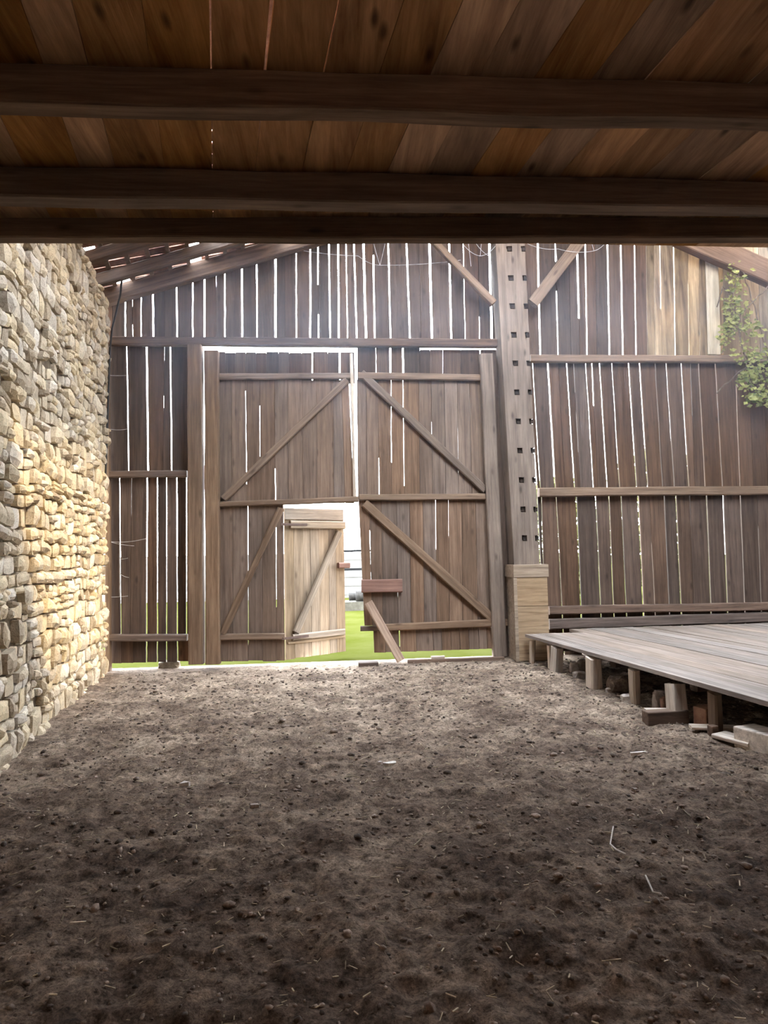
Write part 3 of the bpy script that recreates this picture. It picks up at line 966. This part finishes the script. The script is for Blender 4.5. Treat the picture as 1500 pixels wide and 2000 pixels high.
def deck():
    mb = MB(); c = 0.0
    y_end = D - .135
    while c < 5.6:
        w = random.uniform(.16, .23)
        a, b = E0 + EN * (c + .003), E0 + EN * (c + w - .003)
        # the first boards stop before the plinth
        yb = E0.y if c < .05 else y_end
        if c < .62: yb = E0.y + min(c, .02)
        pts = []
        dz = random.uniform(-.004, .004)
        for p in (a, b):
            pts.append((p + ED * ((yb - p.y) / ED.y), p + ED * ((.9 - p.y) / ED.y)))
        rr = []
        for k in range(8):
            f = k / 7
            l = pts[0][0].lerp(pts[0][1], f); r = pts[1][0].lerp(pts[1][1], f)
            zz = dz + .006 * mnoise.noise(V((c * 3, f * 4, 0)))
            if c == 0: l = l + EN * (.02 * mnoise.noise(V((f * 9, 1, 2))))
            rr.append([V((l.x, l.y, ZP + zz)), V((r.x, r.y, ZP + zz)), V((r.x, r.y, ZP + zz - .034)), V((l.x, l.y, ZP + zz - .034))])
        mb.rings(rr)
        c += w
    # local axis X along the boards
    mw = Matrix.Translation(E0) @ Matrix((-ED, EN * -1, V((0, 0, 1)))).transposed().to_4x4()
    inv = mw.inverted(); mb.v = [inv @ p for p in mb.v]
    return mb.build('deck_boards', M['deck'], pl, world=mw)


deck()
for s in (.35, 1.5, 2.7, 3.9, 5.2):
    a = E0 - ED * s + EN * .10; a = a + EN * .14; b = a + EN * 5.0
    zb = ZP - .048
    beam('bearer', V((a.x, a.y, zb - .055)), V((b.x, b.y, zb - .055)), .10, .10, M['darktimber'], pl, ydir=-ED)
tag(pl, 'low platform of grey wooden planks raised on blocks beside the wall', 'platform')


def rock(name, P, size, mat, label, cat, group=None, sub=2, seed=None):
    sd = random.random() * 100 if seed is None else seed
    mb = MB(); vs = []
    for v in T2[0]:
        q = 1 + .35 * mnoise.noise(v * 1.6 + V((sd, 0, 0))) + .10 * mnoise.noise(v * 4 + V((0, sd, 0)))
        c = V((max(-.72, min(.72, v.x * q)), max(-.72, min(.72, v.y * q)), max(-.68, min(.7, v.z * q)))) * 1.36
        vs.append(V(P) + V((c.x * size[0] / 2, c.y * size[1] / 2, c.z * size[2] / 2 + size[2] * .44)))
    mb.add(vs, T2[1])
    return tag(mb.build(name, M[mat]), label, cat, group)


def upright(name, bx, by, wpx, ytop, depth, mat, label, lean=0.0, cat='block', group='blocks and rubble under the platform edge', hmax=None):
    B = G(bx, by); w = (G(bx + wpx / 2, by) - G(bx - wpx / 2, by)).length
    k = min(((PX(E1 + ED * q * .02 + EN * .05)[0] - bx) ** 2, q) for q in range(-40, 260))[1]
    T = E1 + ED * k * .02 + EN * .05; h = V((B.x - T.x, B.y - T.y, 0))
    if h.length > .07: h *= .07 / h.length
    o = beam(name, V((T.x + h.x - lean, T.y + h.y, -.02)), V((T.x, T.y, ZP - .066)), w * 1.05, depth, M[mat], jit=.010, cham=.014, ydir=ED, w1=w * .95)
    return tag(o, label, cat, group)


BG = 'blocks and rubble under the platform edge'
upright('support_block', 1041, 1298, 11, 1258, .05, 'palewood', 'small pale upright block under the platform corner against the plinth')
upright('support_block', 1074, 1293, 7, 1262, .06, 'palewood', 'thin splintered stave under the platform near its far corner')
upright('support_block', 1093, 1314, 21, 1270, .13, 'palewood', 'pale split block holding the platform, second from the plinth', lean=.02)
upright('support_block', 1166, 1341, 26, 1292, .13, 'palewood', 'square grey block under the middle of the platform edge')
upright('support_block', 1243, 1362, 13, 1308, .10, 'palewood', 'slim pale upright prop beside a pale brick under the platform')
upright('support_block', 1327, 1410, 33, 1322, .12, 'palewood', 'largest grey slab-like block standing under the platform edge', lean=-.03)
upright('support_block', 1404, 1408, 13, 1350, .10, 'timber', 'dim slim prop standing behind the red brick under the platform')
STN = [((1122, 1318), (.10, .08, .12), 'pebble', 'angular pale stone just beyond the square grey block', 'stone'),
       ((1132, 1326), (.13, .10, .09), 'pebble', 'flat pale stone lying in the rubble between two support blocks', 'stone'),
       ((1138, 1314), (.09, .08, .15), 'pebble', 'upright wedge of stone in the rubble between two support blocks', 'stone'),
       ((1149, 1322), (.06, .06, .07), 'pebble', 'little stone touching the square grey support block', 'stone'),
       ((1190, 1348), (.07, .06, .06), 'pebble', 'small light stone at the foot of the earth heap under the platform', 'stone'),
       ((1208, 1346), (.20, .18, .17), 'clod', 'heap of grey earth beside the slim pale prop', 'heap'),
       ((1227, 1367), (.12, .10, .09), 'pebble', 'pale pinkish brick lying in front of the slim prop', 'stone'),
       ((1219, 1332), (.07, .07, .10), 'pebble', 'stone wedged on the earth heap under the platform', 'stone'),
       ((1288, 1378), (.11, .09, .20), 'pebble', 'tall pale stone between the slim prop and the largest grey block', 'stone'),
       ((1300, 1384), (.07, .07, .14), 'brick', 'small reddish stone leaning at the largest grey block', 'stone')]
for (px, py), size, mat, lab, cat in STN:
    P = G(px, py); P.z = gh(P.x, P.y) - .01
    rock('loose_stone' if cat == 'stone' else 'earth_heap', P, size, mat, lab, cat, BG)


def lying(name, a, b, wid, th, mat, label, cat='board', z=0.0, group=None):
    A, B = G(*a, z + th), G(*b, z + th)
    return tag(beam(name, A, B, wid, th, M[mat], ydir=V((0, 0, -1)), jit=.003, cham=.006), label, cat, group)


def brickbox(px, py, sx, sy, sz, rot, mat, name, label, cat):
    P = G(px, py); mb = MB(); c, s = math.cos(rot), math.sin(rot)
    pts = []
    for z in (-.02, sz):
        for (x, y) in ((-sx, -sy), (sx, -sy), (sx, sy), (-sx, sy)):
            pts.append(P + V((x * c - y * s, x * s + y * c, z + random.uniform(-.004, .004))))
    mb.hexa(pts); o = mb.build(name, M[mat])
    bv = o.modifiers.new('bevel', 'BEVEL'); bv.width = .008; bv.segments = 2
    return tag(o, label, cat, BG)


brickbox(1381, 1414, .075, .06, .13, .35, 'brick', 'red_brick', 'brown-red brick standing in the dark under the platform', 'brick')
brickbox(1300, 1408, .17, .05, .085, .05, 'darktimber', 'timber_offcut', 'dark squared timber offcut lying before the largest grey block', 'timber')
lying('loose_board', (1262, 1386), (1306, 1386), .14, .02, 'palewood', 'short pale board lying between rubble and the largest grey block', z=.05, group=BG)
lying('loose_board', (1348, 1416), (1450, 1419), .10, .025, 'palewood', 'pale board end lying along the dark gap under the platform', z=.01, group=BG)
lying('loose_board', (1404, 1430), (1475, 1448), .16, .03, 'palewood', 'grey board lying askew near the bottom of the platform gap', z=.01, group=BG)
brickbox(1495, 1462, .10, .16, .12, .3, 'palewood', 'support_block', 'pale weathered block lying past the end of the boards below the platform', 'block')
brickbox(1393, 1436, .028, .028, .07, .2, 'darktimber', 'timber_stub', 'short dark wooden stub on the dirt before the pale board', 'timber')

# ------------------------------------------------------------------ things about the door
a, b = W(783, 1290, D - .36), W(719, 1176, D - .12)
tag(beam('prop_plank', a, b, .11, .035, M['prop']), 'orange-brown plank leaning slantwise against the braced door', 'plank')
def ground_beam(name, xa, xb, py, wid, th, yy, mat, label, cat):
    A, B = W(xa, py, yy), W(xb, py, yy)
    A.z = B.z = th - .015
    return tag(beam(name, A, B, wid, th, M[mat], ydir=V((0, 0, -1)), jit=.003, cham=.006), label, cat)


ground_beam('threshold_board', 700, 738, 1287, .14, .06, D - .30, 'darktimber', 'short dark board on the ground at the wicket opening', 'board')
ground_beam('floor_pole', 796, 984, 1285, .06, .055, D - .22, 'darktimber', 'long dark pole lying along the foot of the braced door', 'pole')
ground_beam('loose_board', 842, 868, 1277, .06, .075, D - .12, 'palewood', 'chip of board in the bright gap under the braced door', 'board')
P = G(331, 1303)
rock('ground_stone', V((P.x, P.y, -.02)), (.26, .16, .11), 'kerbdark' if 'kerbdark' in M else 'mortar', 'dark flat stone in the bright gap beside the door post', 'stone')

# cable on the end of the stone wall
pts = [W(238, 545, D - .30), W(235, 575, D - .30), W(227, 610, D - .3), W(219, 640, D - .28), W(215, 680, D - .26), W(212, 760, D - .24), W(209, 850, D - .24), W(205, 960, D - .24), W(203, 1010, D - .24)]
mb = MB(); mb.tube([p + V((0, -.0, 0)) for p in pts], .012, 8)
tag(mb.build('hanging_cable', M['cable'], smooth=True), 'black cable hanging from the rafters down the corner of the stone wall', 'cable')

# cobwebs: sagging dusty threads
def cobweb(a, b, sags, yf, label):
    mb = MB()
    for (x0, y0, x1, y1, s) in sags:
        A, B = W(x0, y0, yf), W(x1, y1, yf)
        pts = [A.lerp(B, k / 10) - V((0, 0, s * 4 * (k / 10) * (1 - k / 10))) + V((0, .01 * mnoise.noise(V((k, x0, y0))), 0)) for k in range(11)]
        mb.tube(pts, .0028, 4)
    tag(mb.build('cobweb', M['web']), label, 'cobweb', 'dusty cobwebs')


cobweb(0, 0, [(560, 484, 700, 500, .02), (700, 500, 742, 518, .03), (742, 518, 900, 508, .02), (742, 518, 752, 476, .01), (742, 518, 730, 476, .01)], D - .06, 'cobweb threads drooping across the glowing boards over the doors')
cobweb(0, 0, [(905, 478, 938, 500, .03), (930, 476, 955, 500, .02), (938, 500, 968, 480, .03), (915, 476, 920, 520, 0), (938, 500, 940, 476, 0)], D - .28, 'small tangled cobweb between slim brace and notched post')
cobweb(0, 0, [(1030, 476, 1090, 486, .03), (1090, 486, 1160, 490, .03), (1160, 490, 1185, 472, .02), (1160, 490, 1155, 472, 0), (1085, 476, 1088, 510, .0)], D - .28, 'cobweb strung from notched post to the brace over the slatted boards')
cobweb(0, 0, [(214, 1058, 285, 1052, .02), (214, 1058, 262, 1066, .01), (233, 1060, 234, 1166, .0), (233, 1092, 250, 1090, .005), (233, 1120, 252, 1128, .01), (210, 1166, 250, 1164, .005)], D - .03, 'ladder-like cobweb low on the slatted boards beside the stone wall')
cobweb(0, 0, [(214, 733, 248, 733, .005), (214, 838, 248, 838, .01), (214, 733, 214, 838, .0)], D - .03, 'cobweb high on the slatted boards beside the stone wall')

# ------------------------------------------------------------------ vine
def vine():
    e = empty('climbing_vine', W(1440, 690, D - .14))
    st = MB(); lv = MB(); YV = D - .24
    stems = [[(1440, 470), (1446, 520), (1432, 575), (1440, 630), (1452, 690), (1470, 760)], [(1446, 520), (1462, 560), (1480, 620), (1496, 680), (1510, 740)],
             [(1432, 575), (1412, 560), (1400, 600)], [(1440, 630), (1418, 650), (1410, 690)], [(1500, 560), (1470, 590), (1440, 620)], [(1400, 768), (1440, 728), (1490, 700)],
             [(1452, 690), (1478, 720), (1500, 770)]]
    for s in stems:
        P = [W(x, y, YV + random.uniform(-.03, .03)) for x, y in s]
        fine = []
        for i in range(len(P) - 1):
            for k in range(5): fine.append(P[i].lerp(P[i + 1], k / 5) + V((random.uniform(-.012, .012), random.uniform(-.012, .012), random.uniform(-.01, .01))))
        fine.append(P[-1]); st.tube(fine, .009, 5)
    clumps = [(1436, 540, 18, 30, 60), (1438, 600, 24, 30, 90), (1430, 640, 22, 25, 60), (1462, 640, 26, 25, 50), (1410, 660, 10, 25, 26), (1470, 690, 30, 16, 70), (1466, 735, 26, 22, 130), (1484, 775, 26, 18, 110), (1500, 700, 24, 30, 60), (1418, 600, 10, 16, 18), (1520, 760, 24, 30, 80)]
    for (cx, cy, rx, ry, n) in clumps:
        for k in range(n):
            x, y = random.gauss(cx, rx * .55), random.gauss(cy, ry * .55)
            c = W(x, y, YV + random.uniform(-.10, .06)); s = random.uniform(.018, .042)
            nrm = V((random.uniform(-.7, .7), -1, random.uniform(-.3, .9))).normalized(); a = nrm.cross(V((random.uniform(-1, 1), 0, 1))).normalized(); b2 = nrm.cross(a)
            lv.add([c - a * s, c - b2 * s * .7 + nrm * .004, c + a * s * 1.1, c + b2 * s * .7 + nrm * .004, c + a * s * .2 - nrm * s * .2], [(0, 1, 4), (1, 2, 4), (2, 3, 4), (3, 0, 4)])
    st.build('stems', M['bark'], e); lv.build('leaves', M['ivy'], e)
    tag(e, 'green leafy vine climbing the sunlit boards at the wall top', 'vine')


vine()

# ------------------------------------------------------------------ scraps on the floor
def scrap(px, py, lx, ly, rot, label, name='wood_chip', mat='paper'):
    P = G(px, py); z = gh(P.x, P.y) + .008; mb = MB(); c, s = math.cos(rot), math.sin(rot); pts = []
    n = 7
    out = []
    for k in range(n):
        a = 2 * math.pi * k / n; r = random.uniform(.75, 1.1)
        x, y = math.cos(a) * lx * r, math.sin(a) * ly * r
        out.append(P + V((x * c - y * s, x * s + y * c, 0)))
    lo = [V((p.x, p.y, z - .012)) for p in out]; hi = [V((p.x, p.y, z + random.uniform(.006, .016))) for p in out]
    mb.rings([lo, hi]); tag(mb.build(name, M[mat]), label, 'scrap', 'pale scraps lying on the dirt floor')


scrap(362, 1531, .036, .012, .05, 'short white chip lying alone on the dirt towards the stone wall')
scrap(762, 1488, .055, .014, .15, 'longer white sliver lying on the dirt in mid floor')
scrap(1250, 1478, .07, .008, -.05, 'thin white stick on the dirt before the platform')
scrap(742, 1492, .02, .012, .8, 'white crumb at the end of the longer sliver')
scrap(498, 1575, .03, .02, .4, 'pale rounded pebble on the dirt in mid floor', 'floor_pebble', 'pebble')
scrap(1238, 1541, .018, .016, .2, 'small whitish pebble on the dark soil in front of the platform', 'floor_pebble', 'pebble')
for (pp, lab) in (([(1198, 1625), (1192, 1650), (1203, 1662), (1222, 1672)], 'hooked pale straw stalk on the dark soil'),
                  ([(1262, 1735), (1276, 1758), (1292, 1764)], 'bent pale straw stalk on the dark soil below the hooked one')):
    P = [G(*q) for q in pp]; P = [V((p.x, p.y, gh(p.x, p.y) + .014)) for p in P]
    mb = MB(); mb.tube(P, .0035, 5); tag(mb.build('straw_stalk', M['paper']), lab, 'straw', 'long straw stalks on the floor')

# ------------------------------------------------------------------ outdoors
mb = MB(); zl = -.03
mb.box((-60, D + .14, zl - .2), (70, 120, zl)); struct(mb.build('lawn', M['lawn']), 'bright green lawn outside the wicket opening', 'lawn')
mb = MB(); mb.box((10.1, -30, zl - .2), (70, D + .13, zl)); struct(mb.build('yard_ground', M['lawn']), 'grassy yard along the open side of the barn', 'ground')
YF = 19.0


def fence():
    e = empty('garden_fence', W(690, 1170, YF)); e.location.z = zl
    x0, x1 = W(560, 1100, YF).x, W(830, 1100, YF).x
    for py in (1076, 1112):
        z = W(690, py, YF).z
        mb = MB(); mb.box((x0, YF, z - .035), (x1, YF + .05, z + .035)); mb.build('rail', M['rail_grey'], e)
    for x in (x0, x1):
        mb = MB(); mb.box((x - .06, YF + .05, zl), (x + .06, YF + .15, W(690, 1066, YF).z)); mb.build('post', M['rail_grey'], e)
    tag(e, 'grey two-rail garden fence seen through the wicket opening', 'fence')


fence()
yk = 16.4
mb = MB(); zk = W(690, 1171, yk).z
k0, k1 = W(600, 1171, yk).x, W(800, 1171, yk).x
mb.box((k0, yk, zl - .05), (k1, yk + .75, W(690, 1176, yk).z)); M['palekerb'] = speckle('pale_kerb_stone', (0.03, 0.027, 0.02), (0.055, 0.05, 0.038), (0.085, 0.08, 0.062), 7)
o = mb.build('garden_kerb', M['palekerb']); tag(o, 'low stone kerb edging the lawn outside the wicket opening', 'kerb')
# split logs lying on the kerb
zt = W(690, 1176, yk).z
for (px, r, lab) in ((703, .14, 'grey log lying on the kerb outside, partly behind the prop plank'), (686, .10, 'thinner grey log beside the first on the kerb outside')):
    p = W(px, 1170, yk + .15); mb = MB()
    mb.tube([V((p.x - (.10 if px > 690 else .05), yk + .15 + (0 if px > 690 else .36), zt + r + .004)), V((p.x, yk + .15 + (0 if px > 690 else .36), zt + r + .006)), V((p.x + .6, yk + .15 + (0 if px > 690 else .36), zt + r + .004))], r, 12)
    tag(mb.build('split_log', M['kerb'], smooth=True), lab, 'log', 'logs outside')


M['whitewash'] = speckle('whitewashed_wall', (0.13, 0.125, 0.115), (0.17, 0.165, 0.155), (0.21, 0.205, 0.195), 3, bump=.2)
mb = MB(); zw = W(690, 1079, 21.5).z
mb.box((-14, 21.5, zl - .05), (6.2, 21.8, zw))
for k in range(5):
    z_ = zl + .1 + (zw - zl) * k / 5.2; mb.box((-14, 21.46, z_), (6.2, 21.499, z_ + .22))
tag(mb.build('garden_wall', M['whitewash']), 'long pale wall across the garden behind the grey fence', 'wall', kind='thing')


def bush(x, y, rx, rz, n, label):
    e = empty('garden_bush', (x, y, zl)); lv = MB()
    for k in range(n):
        a, b2 = random.uniform(0, 2 * math.pi), math.acos(random.uniform(-1, 1)); r = random.uniform(.75, 1.0)
        c = V((x + rx * r * math.cos(a) * math.sin(b2), y + rx * .7 * r * math.sin(a) * math.sin(b2), zl + rz / 2 + rz / 2 * r * math.cos(b2)))
        s = random.uniform(.08, .17); nrm = V((random.uniform(-1, 1), random.uniform(-1, 1), random.uniform(-.2, 1))).normalized()
        a1 = nrm.cross(V((.3, .5, .8))).normalized(); b1 = nrm.cross(a1)
        lv.add([c - a1 * s, c - b1 * s * .6, c + a1 * s, c + b1 * s * .6], [(0, 1, 2, 3)])
    lv.build('leaves', M['hedge'], e)
    mb = MB(); mb.tube([V((x, y, zl)), V((x, y, zl + rz * .6))], .06, 6); mb.build('trunk', M['bark'], e)
    tag(e, label, 'bush', 'bushes outside')


bush(6.0, 17.5, 1.3, 3.4, 2500, 'leafy bush outside, glimpsed through the slatted boards behind the platform')
bush(9.4, 18.5, 1.7, 4.4, 3000, 'taller leafy bush outside, glimpsed through the boards below the vine')

# ------------------------------------------------------------------ dusty air of the open bay
def haze():
    m = bpy.data.materials.new('dusty_air'); m.use_nodes = True; nt = m.node_tree; nt.nodes.clear(); g = NT(nt)
    out = g.n('ShaderNodeOutputMaterial'); v = g.n('ShaderNodeVolumeScatter')
    v.inputs['Color'].default_value = (.68, .80, 1, 1); v.inputs['Anisotropy'].default_value = HAZE_G
    tc = g.n('ShaderNodeTexCoord'); sp = g.n('ShaderNodeSeparateXYZ'); g.l(tc.outputs['Object'], sp.inputs[0])
    mr = g.n('ShaderNodeMapRange', interpolation_type='SMOOTHSTEP'); g.l(sp.outputs['Z'], mr.inputs['Value'])
    mr.inputs['From Min'].default_value = .2; mr.inputs['From Max'].default_value = 2.6; mr.inputs['To Min'].default_value = HAZE * .08; mr.inputs['To Max'].default_value = HAZE
    g.l(mr.outputs[0], v.inputs['Density'])
    g.l(v.outputs[0], out.inputs['Volume'])
    mb = MB(); mb.box((-2.1, D - 2.6, 1.6), (9.6, D - .32, 4.3)); o = mb.build('dust_haze', m)
    tag(o, 'thin bluish dust haze hanging high before the glowing board wall', 'haze', kind='stuff')


HAZE, HAZE_G = .045, .7
haze()

# ------------------------------------------------------------------ light
w = bpy.data.worlds.new('sky'); sc.world = w; w.use_nodes = True
nt = w.node_tree; nt.nodes.clear(); g = NT(nt)
wo = g.n('ShaderNodeOutputWorld'); bg = g.n('ShaderNodeBackground')
tc = g.n('ShaderNodeTexCoord'); sx = g.n('ShaderNodeSeparateXYZ'); g.l(tc.outputs['Generated'], sx.inputs[0])
g.l(g.ramp(sx.outputs['Z'], [(0.0, (1.0, 0.97, 0.96)), (0.12, (0.93, 0.96, 1.0)), (0.5, (0.78, 0.88, 1.0))]), bg.inputs[0])
bg.inputs['Strength'].default_value = 9.0
g.l(bg.outputs[0], wo.inputs[0])
sun = bpy.data.lights.new('sun', 'SUN'); sun.energy = 1.5; sun.angle = math.radians(5); sun.color = (1.0, 0.74, 0.36)
so = bpy.data.objects.new('sun', sun); C.objects.link(so)
so.rotation_euler = SUN_D.to_track_quat('-Z', 'Y').to_euler(); so.location = (12, 0, 14)

vs = sc.view_settings
vs.view_transform = 'Standard'; vs.look = 'None'; vs.gamma = 1.0; vs.use_curve_mapping = False
vs.exposure = 1.75
sc.cycles.max_bounces = 6; sc.cycles.diffuse_bounces = 4; sc.cycles.volume_bounces = 0; sc.cycles.volume_step_rate = 4; sc.cycles.adaptive_threshold = 0.04
sc.cycles.sample_clamp_indirect = 8
print('INFO', 'EYE', EYE, 'HC', HC, 'Y3', Y3, 'ZP', ZP, 'roofA', roofA, 'slope', SLOPE, 'ridge', ZRIDGE, 'P_end', P_end, 'wdir', wdir, 'UU', UU, 'E0', E0, 'E1', E1)
